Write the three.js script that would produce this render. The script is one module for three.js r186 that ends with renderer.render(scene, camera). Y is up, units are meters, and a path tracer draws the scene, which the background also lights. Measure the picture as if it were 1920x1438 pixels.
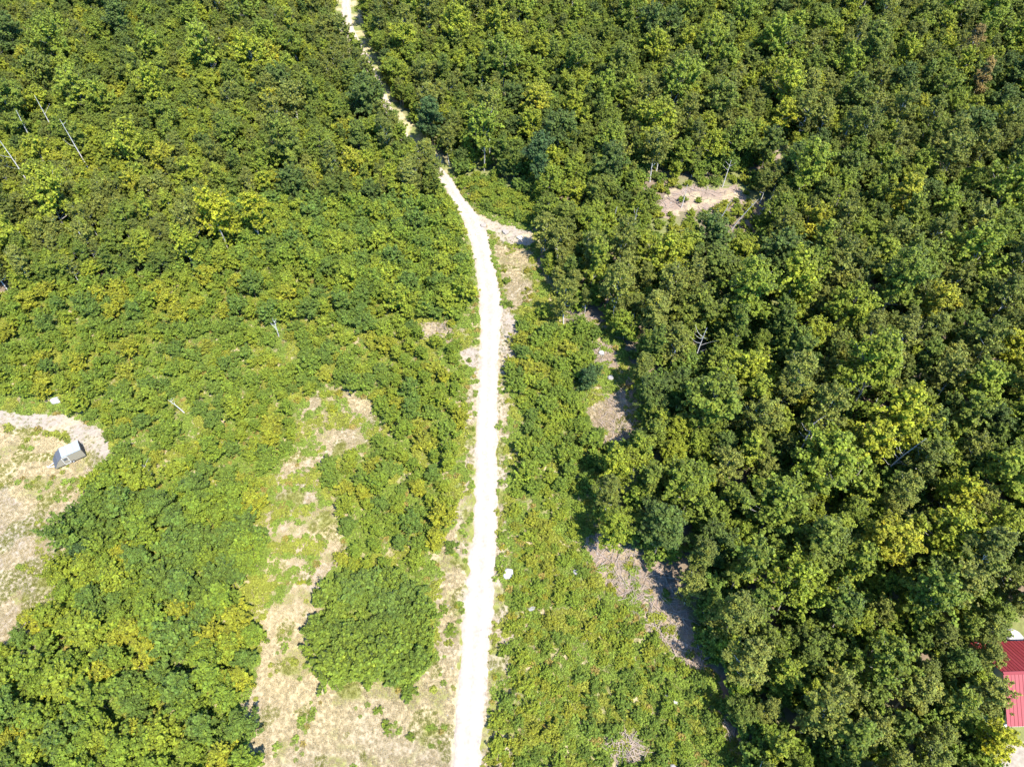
import * as THREE from 'three';
import { Sky } from 'three/addons/objects/Sky.js';
import { mergeGeometries } from 'three/addons/utils/BufferGeometryUtils.js';

// ---------------------------------------------------------------- camera, sky, sun, exposure
const W = 1920, H = 1438, CAM_H = 100, PITCH = THREE.MathUtils.degToRad(50), VFOV = 56.7;
const scene = new THREE.Scene();
const camera = new THREE.PerspectiveCamera(VFOV, W / H, 0.5, 6000);
camera.position.set(0, CAM_H, 0);
camera.lookAt(0, CAM_H - Math.sin(PITCH) * 100, -Math.cos(PITCH) * 100);
scene.add(camera);

const renderer = new THREE.WebGLRenderer({ antialias: true });
renderer.setSize(1024, 766);
renderer.toneMapping = THREE.LinearToneMapping;
renderer.toneMappingExposure = 2.8;
renderer.shadowMap.enabled = true;

const sunDir = new THREE.Vector3(460, 1232, 602).normalize();
const sky = new Sky();
sky.name = 'sky'; sky.userData.kind = 'structure';
sky.scale.setScalar(4000);
sky.material.uniforms.sunPosition.value.copy(sunDir);
sky.material.uniforms.turbidity.value = 3;
sky.material.uniforms.rayleigh.value = 1.2;
sky.material.uniforms.mieCoefficient.value = 0.004;
if (sky.material.uniforms.cloudCoverage) sky.material.uniforms.cloudCoverage.value = 0.2;
scene.add(sky);
scene.environmentIntensity = 0.17;

const sun = new THREE.DirectionalLight(new THREE.Color().setRGB(1, 0.955, 0.87), 4.6);
sun.position.copy(sunDir).multiplyScalar(400).add(new THREE.Vector3(0, 0, -110));
sun.target.position.set(0, 0, -110);
sun.castShadow = true;
sun.shadow.camera.left = -220; sun.shadow.camera.right = 220; sun.shadow.camera.top = 220; sun.shadow.camera.bottom = -220;
sun.shadow.camera.near = 10; sun.shadow.camera.far = 900; sun.shadow.mapSize.set(4096, 4096);
scene.add(sun, sun.target);

// ---------------------------------------------------------------- helpers
function rng(seed) { let a = seed >>> 0; return () => { a = (a + 0x6D2B79F5) | 0; let t = Math.imul(a ^ (a >>> 15), 1 | a); t = (t + Math.imul(t ^ (t >>> 7), 61 | t)) ^ t; return ((t ^ (t >>> 14)) >>> 0) / 4294967296; }; }
const PERM = new Float32Array(65536); { const r = rng(77); for (let i = 0; i < 65536; i++) PERM[i] = r(); }
function noise(x, y) {
  const xi = Math.floor(x), yi = Math.floor(y); let fx = x - xi, fy = y - yi;
  fx = fx * fx * (3 - 2 * fx); fy = fy * fy * (3 - 2 * fy);
  const a = xi & 255, b = (yi & 255) << 8, c = (xi + 1) & 255, d = ((yi + 1) & 255) << 8;
  const p = PERM[a | b], q = PERM[c | b], r = PERM[a | d], s = PERM[c | d];
  return (p + (q - p) * fx) + ((r + (s - r) * fx) - (p + (q - p) * fx)) * fy;
}
const fbm = (x, y, o = 3) => { let s = 0, a = 0.5, t = 0; for (let i = 0; i < o; i++) { s += a * noise(x, y); t += a; a *= 0.5; x = x * 2.03 + 17.3; y = y * 2.03 + 9.1; } return s / t; };
const F = (H / 2) / Math.tan(THREE.MathUtils.degToRad(VFOV / 2));
const SP = Math.sin(PITCH), CP = Math.cos(PITCH);
// pixel of the photograph -> point of the world at height y
function at(px, py, y = 0) {
  const u = (px - W / 2) / F, v = -(py - H / 2) / F;
  const dx = u, dy = -SP + v * CP, dz = -CP - v * SP;
  const t = (y - CAM_H) / dy;
  return new THREE.Vector3(dx * t, y, dz * t);
}
function toPixel(x, y, z) {
  const yy = y - CAM_H, depth = -yy * SP - z * CP, up = yy * CP - z * SP;
  return [W / 2 + F * x / depth, H / 2 - F * up / depth, depth];
}
const poly = (pts) => pts.map(([a, b]) => { const p = at(a, b); return [p.x, p.z]; });
function inside(p, x, z) { let c = false; for (let i = 0, j = p.length - 1; i < p.length; j = i++) { const [xi, zi] = p[i], [xj, zj] = p[j]; if ((zi > z) !== (zj > z) && x < (xj - xi) * (z - zi) / (zj - zi) + xi) c = !c; } return c; }
const height = (x, z) => 0.9 * (noise(x / 46 + 5.2, z / 46 + 1.7) - 0.5) + 0.35 * (noise(x / 21 + 9, z / 21 + 3) - 0.5);
const names = new Map();
function numbered(n) { const k = names.get(n) ?? 0; names.set(n, k + 1); return k ? `${n}_${String(k).padStart(3, '0')}` : n; }
function tag(o, label, category, group) { o.userData.label = label; o.userData.category = category; if (group) o.userData.group = group; return o; }
function put(o, name) { o.name = numbered(name); scene.add(o); o.traverse((m) => { if (m.isMesh) { m.castShadow = true; m.receiveShadow = true; } }); return o; }
function part(geo, mat, name, parent) { const m = new THREE.Mesh(geo, mat); m.name = name; m.castShadow = m.receiveShadow = true; parent.add(m); return m; }
const lin = (r, g, b) => new THREE.Color().setRGB(r, g, b);
const std = (r, g, b, rough = 0.9, o = {}) => new THREE.MeshStandardMaterial({ color: lin(r, g, b), roughness: rough, ...o });

// ---------------------------------------------------------------- layout, traced on the ground
const ROAD_EDGES = [[1500, 838, 896], [1438, 845, 901], [1300, 857, 911], [1180, 864, 922], [1060, 878, 931], [960, 887, 934], [850, 890, 933], [720, 896, 934], [650, 899, 937], [590, 899, 942], [530, 894, 936], [480, 886, 923], [440, 876, 916], [400, 860, 895], [370, 842, 869], [335, 822, 849], [300, 783, 812], [262, 744, 772], [235, 728, 754], [205, 713, 737], [180, 704, 727], [150, 692, 714], [110, 672, 693], [70, 650, 670], [30, 640, 659], [0, 641, 659], [-40, 652, 669]];
const FOREST_R = poly([[672, -60], [690, 60], [722, 140], [745, 195], [785, 240], [805, 262], [850, 322], [905, 340], [965, 358], [1015, 395], [1012, 440], [1015, 500], [1045, 560], [1062, 588], [1140, 605], [1170, 650], [1195, 700], [1190, 770], [1215, 830], [1170, 870], [1130, 910], [1125, 970], [1150, 1010], [1200, 1040], [1260, 1110], [1295, 1180], [1322, 1240], [1352, 1310], [1388, 1390], [1405, 1560], [2300, 1560], [2300, -60]]);
const FOREST_L = poly([[-400, 560], [60, 545], [130, 535], [250, 525], [400, 520], [520, 500], [600, 520], [680, 560], [780, 600], [872, 596], [875, 540], [868, 480], [850, 430], [828, 380], [806, 330], [768, 285], [725, 262], [714, 235], [695, 190], [680, 150], [645, 100], [628, 60], [628, 0], [638, -60], [-700, -60]]);
const MID_L = poly([[-200, 560], [60, 545], [130, 535], [250, 525], [400, 520], [520, 500], [600, 520], [680, 560], [780, 605], [800, 640], [855, 650], [862, 700], [868, 800], [850, 870], [842, 960], [830, 1030], [800, 1060], [700, 1080], [655, 1080], [625, 1020], [645, 960], [600, 880], [555, 830], [520, 890], [485, 960], [210, 900], [205, 800], [150, 770], [80, 745], [-200, 740]]);
const LOWER_L = poly([[210, 890], [485, 960], [480, 1080], [440, 1160], [490, 1200], [470, 1290], [462, 1360], [480, 1560], [-200, 1560], [-200, 1260], [40, 1222], [110, 1150], [125, 1040], [165, 960]]);
const BIG_BUSH = poly([[572, 1218], [612, 1170], [622, 1105], [690, 1085], [790, 1120], [806, 1180], [792, 1250], [740, 1278], [670, 1278], [610, 1258]]);
const STRIP_R = poly([[962, 610], [1040, 592], [1130, 625], [1130, 680], [1080, 730], [1090, 790], [1145, 850], [1100, 930], [1000, 925], [978, 880], [985, 800], [952, 720]]);
const TOP_R = poly([[862, 340], [925, 338], [1010, 390], [1004, 428], [950, 412], [900, 388]]);
const SCRUB_R = poly([[955, 925], [1080, 945], [1130, 1015], [1250, 1110], [1300, 1240], [1380, 1400], [1390, 1560], [905, 1560], [935, 1330], [955, 1180], [968, 1050]]);
const NO_TREES = [poly([[1200, 345], [1400, 322], [1425, 370], [1415, 500], [1220, 508]]), poly([[1425, 280], [1480, 260], [1480, 345], [1430, 350]]), poly([[1815, 1190], [2100, 1150], [2100, 1560], [1860, 1510], [1815, 1390]]), poly([[905, 330], [1020, 385], [1015, 460], [930, 420]])];
const BARE = [[[-80, 770], [40, 772], [130, 775], [190, 800], [207, 850], [190, 900], [150, 890], [160, 860], [120, 810], [60, 800], [-80, 800]], [[-80, 900], [20, 910], [60, 1000], [20, 1100], [60, 1190], [30, 1222], [-80, 1240]],
  [[895, 405], [945, 420], [1005, 432], [1000, 462], [945, 455], [925, 440], [905, 430]], [[936, 575], [975, 590], [975, 665], [945, 695], [936, 660]], [[860, 660], [905, 655], [900, 700], [872, 692]], [[930, 880], [962, 886], [955, 905], [930, 905]],
  [[1885, 1395], [2100, 1360], [2100, 1560], [1860, 1560]], [[925, 915], [950, 880], [925, 960]]].map(poly);
const SHOULDER = [[[900, 640], [868, 760], [872, 900], [840, 1000], [815, 1120], [825, 1280], [825, 1500], [990, 1500], [955, 1300], [962, 1180], [945, 1100], [955, 900], [955, 720], [975, 640], [930, 560], [895, 560]]].map(poly);
const STRAW = [[[470, 1560], [462, 1330], [492, 1230], [500, 1160], [540, 1110], [600, 1075], [610, 1110], [575, 1215], [640, 1285], [740, 1290], [815, 1240], [830, 1120], [840, 1000], [862, 1000], [870, 1560]], [[-80, 790], [60, 800], [190, 860], [180, 905], [155, 965], [118, 1040], [122, 1110], [60, 1215], [-80, 1240]],
  [[505, 1000], [520, 900], [550, 840], [590, 870], [635, 950], [640, 1060], [560, 1110], [505, 1080]], [[545, 810], [590, 750], [640, 720], [690, 760], [740, 820], [690, 850], [600, 880]], [[1100, 770], [1150, 740], [1190, 800], [1190, 840], [1120, 820]], [[930, 450], [1000, 470], [1000, 560], [950, 590], [940, 520]]].map(poly);
const SLASH = [[[1222, 388], [1250, 362], [1310, 345], [1340, 352], [1385, 343], [1398, 372], [1360, 380], [1335, 405], [1290, 392], [1250, 402]], [[1440, 285], [1470, 270], [1465, 310], [1435, 330]], [[1085, 1005], [1150, 1010], [1255, 1070], [1305, 1170], [1335, 1260], [1285, 1250], [1210, 1175], [1130, 1090]], [[1262, 1150], [1300, 1200], [1312, 1250], [1280, 1215]], [[1130, 1380], [1200, 1375], [1215, 1420], [1140, 1430]], [[1345, 1330], [1375, 1352], [1388, 1400], [1362, 1388]], [[1110, 640], [1150, 650], [1160, 690], [1110, 690]], [[1060, 580], [1140, 600], [1140, 622], [1060, 605]], [[780, 610], [850, 610], [850, 650], [790, 640]], [[1120, 770], [1190, 700], [1195, 840], [1130, 840]]].map(poly);
const WEEDS = [MID_L, LOWER_L, STRIP_R, SCRUB_R, TOP_R, BIG_BUSH, poly([[640, 560], [880, 590], [960, 430], [1010, 420], [1020, 560], [1100, 640], [1140, 850], [1090, 1000], [945, 1000], [945, 1500], [840, 1500], [830, 1100], [860, 700]])];

// ---------------------------------------------------------------- masks on the ground
const GX0 = -190, GX1 = 190, GZ0 = -285, GZ1 = 5, MW = 1520, MH = 1160;
function maskCanvas(layers) {
  const c = document.createElement('canvas'); c.width = MW; c.height = MH; const g = c.getContext('2d');
  g.fillStyle = '#000'; g.fillRect(0, 0, MW, MH); g.globalCompositeOperation = 'lighter';
  layers.forEach((ps, k) => { g.fillStyle = ['#f00', '#0f0', '#00f'][k]; for (const p of ps) { g.beginPath(); p.forEach(([x, z], i) => g[i ? 'lineTo' : 'moveTo']((x - GX0) / (GX1 - GX0) * MW, (z - GZ0) / (GZ1 - GZ0) * MH)); g.closePath(); g.fill(); } });
  return g.getImageData(0, 0, MW, MH).data;
}
const roadPoly = [...ROAD_EDGES.map(([y, a]) => [a, y]), ...ROAD_EDGES.slice().reverse().map(([y, , b]) => [b, y])];
const ROAD = poly(roadPoly);
const maskA = maskCanvas([BARE, STRAW, SLASH]), maskB = maskCanvas([WEEDS, [ROAD], SHOULDER]), maskC = maskCanvas([[FOREST_L, FOREST_R]]);
function look(m, k, x, z, warp = 1.6) {
  x += warp * 2 * (fbm(x / 5.1, z / 5.1, 3) - 0.5) + warp * 0.5 * (noise(x * 1.7, z * 1.7) - 0.5); z += warp * 2 * (fbm(x / 5.1 + 40, z / 5.1 + 40, 3) - 0.5) + warp * 0.5 * (noise(x * 1.7 + 9, z * 1.7 + 70) - 0.5);
  const i = Math.round((x - GX0) / (GX1 - GX0) * MW), j = Math.round((z - GZ0) / (GZ1 - GZ0) * MH);
  if (i < 0 || j < 0 || i >= MW || j >= MH) return 0;
  return m[(j * MW + i) * 4 + k] > 127 ? 1 : 0;
}
const isRoad = (x, z, m = 0) => look(maskB, 1, x, z, 0) || (m && (look(maskB, 1, x - m, z, 0) || look(maskB, 1, x + m, z, 0)));

// ---------------------------------------------------------------- ground
{
  const TW = 2048, TH = 1560, data = new Uint8Array(TW * TH * 4), bump = new Uint8Array(TW * TH * 4);
  const litter = [0.15, 0.108, 0.07], weeds = [0.13, 0.145, 0.032], straw = [0.34, 0.27, 0.15], sand = [0.25, 0.205, 0.155], slash = [0.21, 0.15, 0.108], stone = [0.23, 0.2, 0.17], grass = [0.165, 0.165, 0.035];
  const mix3 = (a, b, t) => [a[0] + (b[0] - a[0]) * t, a[1] + (b[1] - a[1]) * t, a[2] + (b[2] - a[2]) * t];
  const enc = (v) => Math.max(0, Math.min(255, Math.round(255 * (v <= 0.0031308 ? v * 12.92 : 1.055 * Math.pow(v, 1 / 2.4) - 0.055))));
  for (let j = 0; j < TH; j++) for (let i = 0; i < TW; i++) {
    const x = GX0 + (i + 0.5) / TW * (GX1 - GX0), z = GZ0 + (j + 0.5) / TH * (GZ1 - GZ0);
    const n1 = fbm(x / 2.3, z / 2.3, 3), n2 = fbm(x / 9 + 30, z / 9, 2), n3 = noise(x * 3.1, z * 3.1), n4 = noise(x * 5.3 + 7, z * 5.3);
    let c = mix3(litter, weeds, Math.max(0, Math.min(0.8, (n2 - 0.35) * 3))), w;
    if (look(maskB, 0, x, z, 1.5) || !look(maskC, 0, x, z, 1.5)) { c = mix3(weeds, straw, Math.max(0, Math.min(1, (n1 - 0.5) * 3.4 + 0.25))); }
    if (look(maskB, 2, x, z, 1.1)) { c = mix3(mix3(straw, sand, 0.6), grass, Math.max(0, Math.min(1, (n1 - 0.47) * 6))); }
    if (look(maskA, 1, x, z, 2)) { c = mix3(mix3(straw, sand, Math.max(0, Math.min(0.8, (n2 - 0.35) * 2))), grass, Math.max(0, Math.min(0.85, (fbm(x / 3.3 + 60, z / 3.3, 3) - 0.57) * 7))); }
    if (look(maskA, 2, x, z, 2.4)) { c = mix3(slash, straw, Math.max(0, Math.min(0.9, (n1 - 0.48) * 3.2))); }
    if (look(maskA, 0, x, z, 1.5)) { c = mix3(sand, mix3(straw, stone, 0.4), Math.max(0, Math.min(1, (n1 - 0.45) * 4))); }
    w = 0.72 + 0.3 * n3 + 0.26 * n4;
    const o = (j * TW + i) * 4;
    data[o] = enc(c[0] * w); data[o + 1] = enc(c[1] * w); data[o + 2] = enc(c[2] * w); data[o + 3] = 255;
    const b = Math.round(255 * Math.min(1, 0.5 * n3 + 0.5 * n4)); bump[o] = bump[o + 1] = bump[o + 2] = b; bump[o + 3] = 255;
  }
  const tex = (d, srgb) => { const t = new THREE.DataTexture(d, TW, TH, THREE.RGBAFormat); if (srgb) t.colorSpace = THREE.SRGBColorSpace; t.magFilter = THREE.LinearFilter; t.minFilter = THREE.LinearFilter; t.wrapS = t.wrapT = THREE.MirroredRepeatWrapping; t.needsUpdate = true; return t; };
  const axis = (a, b, step, far) => { const v = []; for (let d = far; d > 4; d /= 1.8) v.push(a - d); for (let s = a; s <= b + 1e-6; s += step) v.push(s); for (let d = 4; d < far * 1.01; d *= 1.8) v.push(b + d); return v; };
  const xs = axis(GX0, GX1, 2, 2500), zs = axis(GZ0, GZ1, 2, 2500), pos = [], uv = [], idx = [];
  for (const z of zs) for (const x of xs) { pos.push(x, height(x, z), z); uv.push((x - GX0) / (GX1 - GX0), (z - GZ0) / (GZ1 - GZ0)); }
  const n = xs.length;
  for (let j = 0; j + 1 < zs.length; j++) for (let i = 0; i + 1 < n; i++) { const a = j * n + i; idx.push(a, a + n, a + 1, a + 1, a + n, a + n + 1); }
  const g = new THREE.BufferGeometry(); g.setAttribute('position', new THREE.Float32BufferAttribute(pos, 3)); g.setAttribute('uv', new THREE.Float32BufferAttribute(uv, 2)); g.setIndex(idx); g.computeVertexNormals();
  const m = new THREE.MeshStandardMaterial({ map: tex(data, true), bumpMap: tex(bump, false), bumpScale: 0.12, roughness: 1 });
  const o = put(new THREE.Mesh(g, m), 'ground'); o.userData.kind = 'structure';
}
// gravel road: a strip with a slight crown and ragged edges
{
  const pts = (k) => new THREE.CatmullRomCurve3(ROAD_EDGES.map((e) => at(e[k], e[0])), false, 'centripetal');
  const L = pts(1), R = pts(2), N = 700, C = 16, pos = [], uv = [], idx = [], tint = [];
  for (let i = 0; i <= N; i++) {
    const t = i / N, a = L.getPoint(t), b = R.getPoint(t), jl = 0.5 * (fbm(t * 160, 3, 3) - 0.5), jr = 0.5 * (fbm(t * 160, 30, 3) - 0.5);
    for (let k = 0; k <= C; k++) {
      const s = k / C, e = s + (1 - s) * jl / 2 + s * jr / 2, x = a.x + (b.x - a.x) * e, z = a.z + (b.z - a.z) * e;
      const prof = k === 0 || k === C ? -0.05 : 0.06 + 0.07 * Math.sin(Math.PI * s) - 0.03 * (Math.exp(-(((s - 0.3) / 0.09) ** 2)) + Math.exp(-(((s - 0.7) / 0.09) ** 2)));
      pos.push(x, height(x, z) + prof, z); const track = Math.exp(-(((s - 0.29) / 0.1) ** 2)) + Math.exp(-(((s - 0.71) / 0.1) ** 2)), worn = 0.86 + (0.2 * track) * (0.5 + 0.8 * fbm(t * 60, s * 2, 3)) + 0.14 * (fbm(x / 1.3, z / 1.3, 2) - 0.5); tint.push(worn, worn * 0.985, worn * 0.965); uv.push(x / 7.3 + 0.11 * Math.sin(z / 9), z / 7.3 + 0.2 * Math.sin(x / 5));
    }
  }
  for (let i = 0; i < N; i++) for (let k = 0; k < C; k++) { const a = i * (C + 1) + k; idx.push(a, a + 1, a + C + 1, a + 1, a + C + 2, a + C + 1); }
  const g = new THREE.BufferGeometry(); g.setAttribute('position', new THREE.Float32BufferAttribute(pos, 3)); g.setAttribute('uv', new THREE.Float32BufferAttribute(uv, 2)); g.setAttribute('color', new THREE.Float32BufferAttribute(tint, 3)); g.setIndex(idx); g.computeVertexNormals();
  const S = 512, d = new Uint8Array(S * S * 4), bp = new Uint8Array(S * S * 4), r = rng(5), grain = new Float32Array(S * S).map(() => r());
  const tile = (u, v, f) => { const x = u * f, y = v * f, xi = Math.floor(x), yi = Math.floor(y); let fx = x - xi, fy = y - yi; fx = fx * fx * (3 - 2 * fx); fy = fy * fy * (3 - 2 * fy); const h = (i, j) => PERM[(((i % f) + f) % f * 7 + f) & 255 | ((((j % f) + f) % f * 13 + f) & 255) << 8]; return (h(xi, yi) * (1 - fx) + h(xi + 1, yi) * fx) * (1 - fy) + (h(xi, yi + 1) * (1 - fx) + h(xi + 1, yi + 1) * fx) * fy; };
  for (let j = 0; j < S; j++) for (let i = 0; i < S; i++) {
    const o = (j * S + i) * 4, p = tile(i / S, j / S, 4) * 0.2 + tile(i / S, j / S, 29) * 0.35 + grain[j * S + i] * 0.45, w = 0.82 + 0.34 * p;
    d[o] = Math.min(255, 168 * w); d[o + 1] = Math.min(255, 153 * w); d[o + 2] = Math.min(255, 137 * w); d[o + 3] = 255;
    bp[o] = bp[o + 1] = bp[o + 2] = grain[j * S + i] * 255; bp[o + 3] = 255;
  }
  const mk = (a, s) => { const t = new THREE.DataTexture(a, S, S, THREE.RGBAFormat); if (s) t.colorSpace = THREE.SRGBColorSpace; t.magFilter = THREE.LinearFilter; t.wrapS = t.wrapT = THREE.RepeatWrapping; t.needsUpdate = true; return t; };
  const o = put(new THREE.Mesh(g, new THREE.MeshStandardMaterial({ map: mk(d, true), bumpMap: mk(bp), bumpScale: 0.03, roughness: 0.95, vertexColors: true })), 'gravel_road'); o.userData.kind = 'structure';
}

// ---------------------------------------------------------------- vegetation templates
const v1 = new THREE.Vector3(), v2 = new THREE.Vector3(), v3 = new THREE.Vector3(), v4 = new THREE.Vector3();
class Leaves {
  constructor() { this.p = []; this.n = []; this.c = []; this.i = []; }
  // one folded leaf spray at (x, y, z) facing n
  add(x, y, z, n, s, r, col, long = 1.25) {
    v1.set(r() - 0.5, r() - 0.5, r() - 0.5); v2.crossVectors(n, v1).normalize(); v3.crossVectors(n, v2);
    const k = this.p.length / 3, a = s * long * 0.5, b = s * 0.5, f = s * 0.16;
    for (const [u, v, w] of [[a, 0, 0], [0, b, f], [-a, 0, 0], [0, -b, f]]) {
      this.p.push(x + v2.x * u + v3.x * v + n.x * w, y + v2.y * u + v3.y * v + n.y * w, z + v2.z * u + v3.z * v + n.z * w);
      this.n.push(n.x, n.y, n.z); this.c.push(...col);
    }
    this.i.push(k, k + 1, k + 2, k, k + 2, k + 3);
  }
  geo() { const g = new THREE.BufferGeometry(); g.setAttribute('position', new THREE.Float32BufferAttribute(this.p, 3)); g.setAttribute('normal', new THREE.Float32BufferAttribute(this.n, 3)); g.setAttribute('color', new THREE.Float32BufferAttribute(this.c, 3)); g.setIndex(this.i); return g; }
}
function limb(path, r0, r1, seg = 5) {   // a tapered, bent tube through the points
  const c = new THREE.CatmullRomCurve3(path), n = path.length * 2, g = new THREE.TubeGeometry(c, n, 1, seg, false), p = g.attributes.position;
  for (let i = 0; i <= n; i++) { c.getPointAt(i / n, v1); const r = r0 + (r1 - r0) * (i / n); for (let k = 0; k <= seg; k++) { const o = i * (seg + 1) + k; p.setXYZ(o, v1.x + (p.getX(o) - v1.x) * r, v1.y + (p.getY(o) - v1.y) * r, v1.z + (p.getZ(o) - v1.z) * r); } }
  g.deleteAttribute('uv'); return g;
}
function randDir(r, out) { const y = 2 * r() - 1, a = r() * 6.2832, s = Math.sqrt(1 - y * y); return out.set(s * Math.cos(a), y, s * Math.sin(a)); }
function makePlant(o) {   // o: seed, R crown radius, top, base (crown), lobes, clumps per lobe, clumpR, leaves, leaf
  const r = rng(o.seed), L = new Leaves(), cl = [], cy = (o.top + o.base) / 2, ry = (o.top - o.base) / 2, d = new THREE.Vector3();
  const lean = [(r() - 0.5) * 0.4 * o.R, (r() - 0.5) * 0.4 * o.R], gauss = () => (r() + r() + r() - 1.5) * 0.82;
  for (let j = 0; j < o.lobes; j++) {
    const up = o.lobes > 1 ? (j + 0.5) / o.lobes : 0.5, a = j * 2.4 + r() * 1.1, taper = o.cone ? 1.05 - 0.85 * up : 1 - 0.8 * Math.max(0, up - 0.55), far = o.R * (j === o.lobes - 1 ? 0.12 : 0.3 + 0.34 * r()) * taper;
    const lx = Math.cos(a) * far + lean[0] * up, lz = Math.sin(a) * far + lean[1] * up, lr = o.R * (0.42 + 0.22 * r()) * (0.55 + 0.45 * taper), lh = Math.min(lr * (o.tall ?? 1.0), ry * 0.6), ly = o.base + lh * 0.55 + (o.top - o.base - lh * 1.35) * Math.pow(up, 0.8), tone = 0.88 + 0.24 * r(), wl = (r() - 0.5) * 0.14;
    for (let k = 0; k < o.clumps; k++) {
      randDir(r, d); if (d.y < -0.3) d.y = -d.y; const f = 0.55 + 0.5 * r();
      cl.push({ x: lx + d.x * lr * f, y: ly + d.y * lh * f, z: lz + d.z * lr * f, r: o.clumpR * (0.55 + 0.8 * r()), t: tone * (0.86 + 0.28 * r()), warm: wl + (r() - 0.5) * 0.12 + (r() < (o.sick ?? 0.03) ? 0.26 : 0), d: d.clone() });
    }
  }
  const total = cl.reduce((q, c) => q + c.r * c.r, 0), nn = new THREE.Vector3();
  for (const c of cl) {
    const n = Math.round(o.leaves * c.r * c.r / total), hl = c.r * (o.spray ?? 1.45) * (0.7 + 0.6 * r()), ax = c.d.clone(); ax.y += 0.3; ax.x += (r() - 0.5) * 0.5; ax.z += (r() - 0.5) * 0.5; ax.normalize();
    for (let k = 0; k < n; k++) {
      const u = r() * 1.9 - 0.95, k2 = c.r * (0.62 - 0.3 * u), gx = gauss(), gy = gauss(), gz = gauss(), x = c.x + ax.x * u * hl + gx * k2, y = c.y + ax.y * u * hl + gy * k2 * 0.6 - 0.14 * hl * u * u, z = c.z + ax.z * u * hl + gz * k2;
      randDir(r, v2); nn.copy(v2).multiplyScalar(0.8).addScaledVector(c.d, o.smooth ?? 0.35); nn.x += gx * 0.5; nn.z += gz * 0.5; nn.y += 0.55; nn.normalize();
      const t = c.t * (0.55 + 0.8 * r()), w = c.warm + (r() - 0.5) * 0.12;
      L.add(x, Math.max(0.03, y), z, nn, o.leaf * (0.6 + 0.75 * r()), r, [t * (1 + w * 0.9), t * (1 + w * 0.45), t * (1 - w * 0.5)], o.long);
    }
  }
  const wood = [], bend = () => (r() - 0.5) * 0.06 * o.top, tr = o.trunk ?? o.top * 0.011;
  if (o.stems) for (let k = 0; k < o.stems; k++) { const c = cl[Math.floor(r() * cl.length)]; wood.push(limb([new THREE.Vector3((r() - 0.5) * 0.3, -0.25, (r() - 0.5) * 0.3), new THREE.Vector3(c.x * 0.4, c.y * 0.5, c.z * 0.4), new THREE.Vector3(c.x, c.y, c.z)], tr, tr * 0.3, 4)); }
  else {
    const t = [new THREE.Vector3(0, -0.35, 0), new THREE.Vector3(bend(), o.top * 0.3, bend()), new THREE.Vector3(lean[0] * 0.5 + bend(), o.top * 0.6, lean[1] * 0.5 + bend()), new THREE.Vector3(lean[0], o.top * 0.93, lean[1])];
    wood.push(limb(t, tr, tr * 0.22, 6));
    const c = new THREE.CatmullRomCurve3(t);
    for (const k of cl.filter((_, i) => i % 7 === 0)) { const u = Math.min(0.9, Math.max(0.3, (k.y - 0.28 * (Math.hypot(k.x, k.z) + 2)) / o.top)), s = c.getPoint(u); wood.push(limb([s, s.clone().lerp(v4.set(k.x, k.y, k.z), 0.55).add(new THREE.Vector3(0, -0.12 * ry * r(), 0)), new THREE.Vector3(k.x, k.y + k.r * 0.2, k.z)], tr * 0.42, tr * 0.1, 4)); }
  }
  return { crown: L.geo(), wood: mergeGeometries(wood), R: o.R, top: o.top };
}
const leafMat = (r, g, b, tr = 0.45) => new THREE.MeshPhysicalMaterial({ color: lin(r * 1.26, g * 1.24, b * 1.1), vertexColors: true, roughness: 0.8, specularIntensity: 0.35, transmission: tr, thickness: 0, side: THREE.DoubleSide });
const bark = { brown: std(0.13, 0.10, 0.075), grey: std(0.26, 0.235, 0.205), white: std(0.5, 0.475, 0.43), dead: std(0.46, 0.43, 0.395) };
const variants = (n, o) => Array.from({ length: n }, (_, k) => makePlant({ ...o, seed: o.seed + k * 31, R: o.R * (0.92 + 0.08 * k), top: o.top * (1.04 - 0.035 * k), ...(k % 2 && !o.stems ? { spray: 0.8, leaf: o.leaf * 0.8, leaves: Math.round(o.leaves * 1.35), clumps: Math.round(o.clumps * 1.3), smooth: 0.6 } : {}) }));
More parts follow.
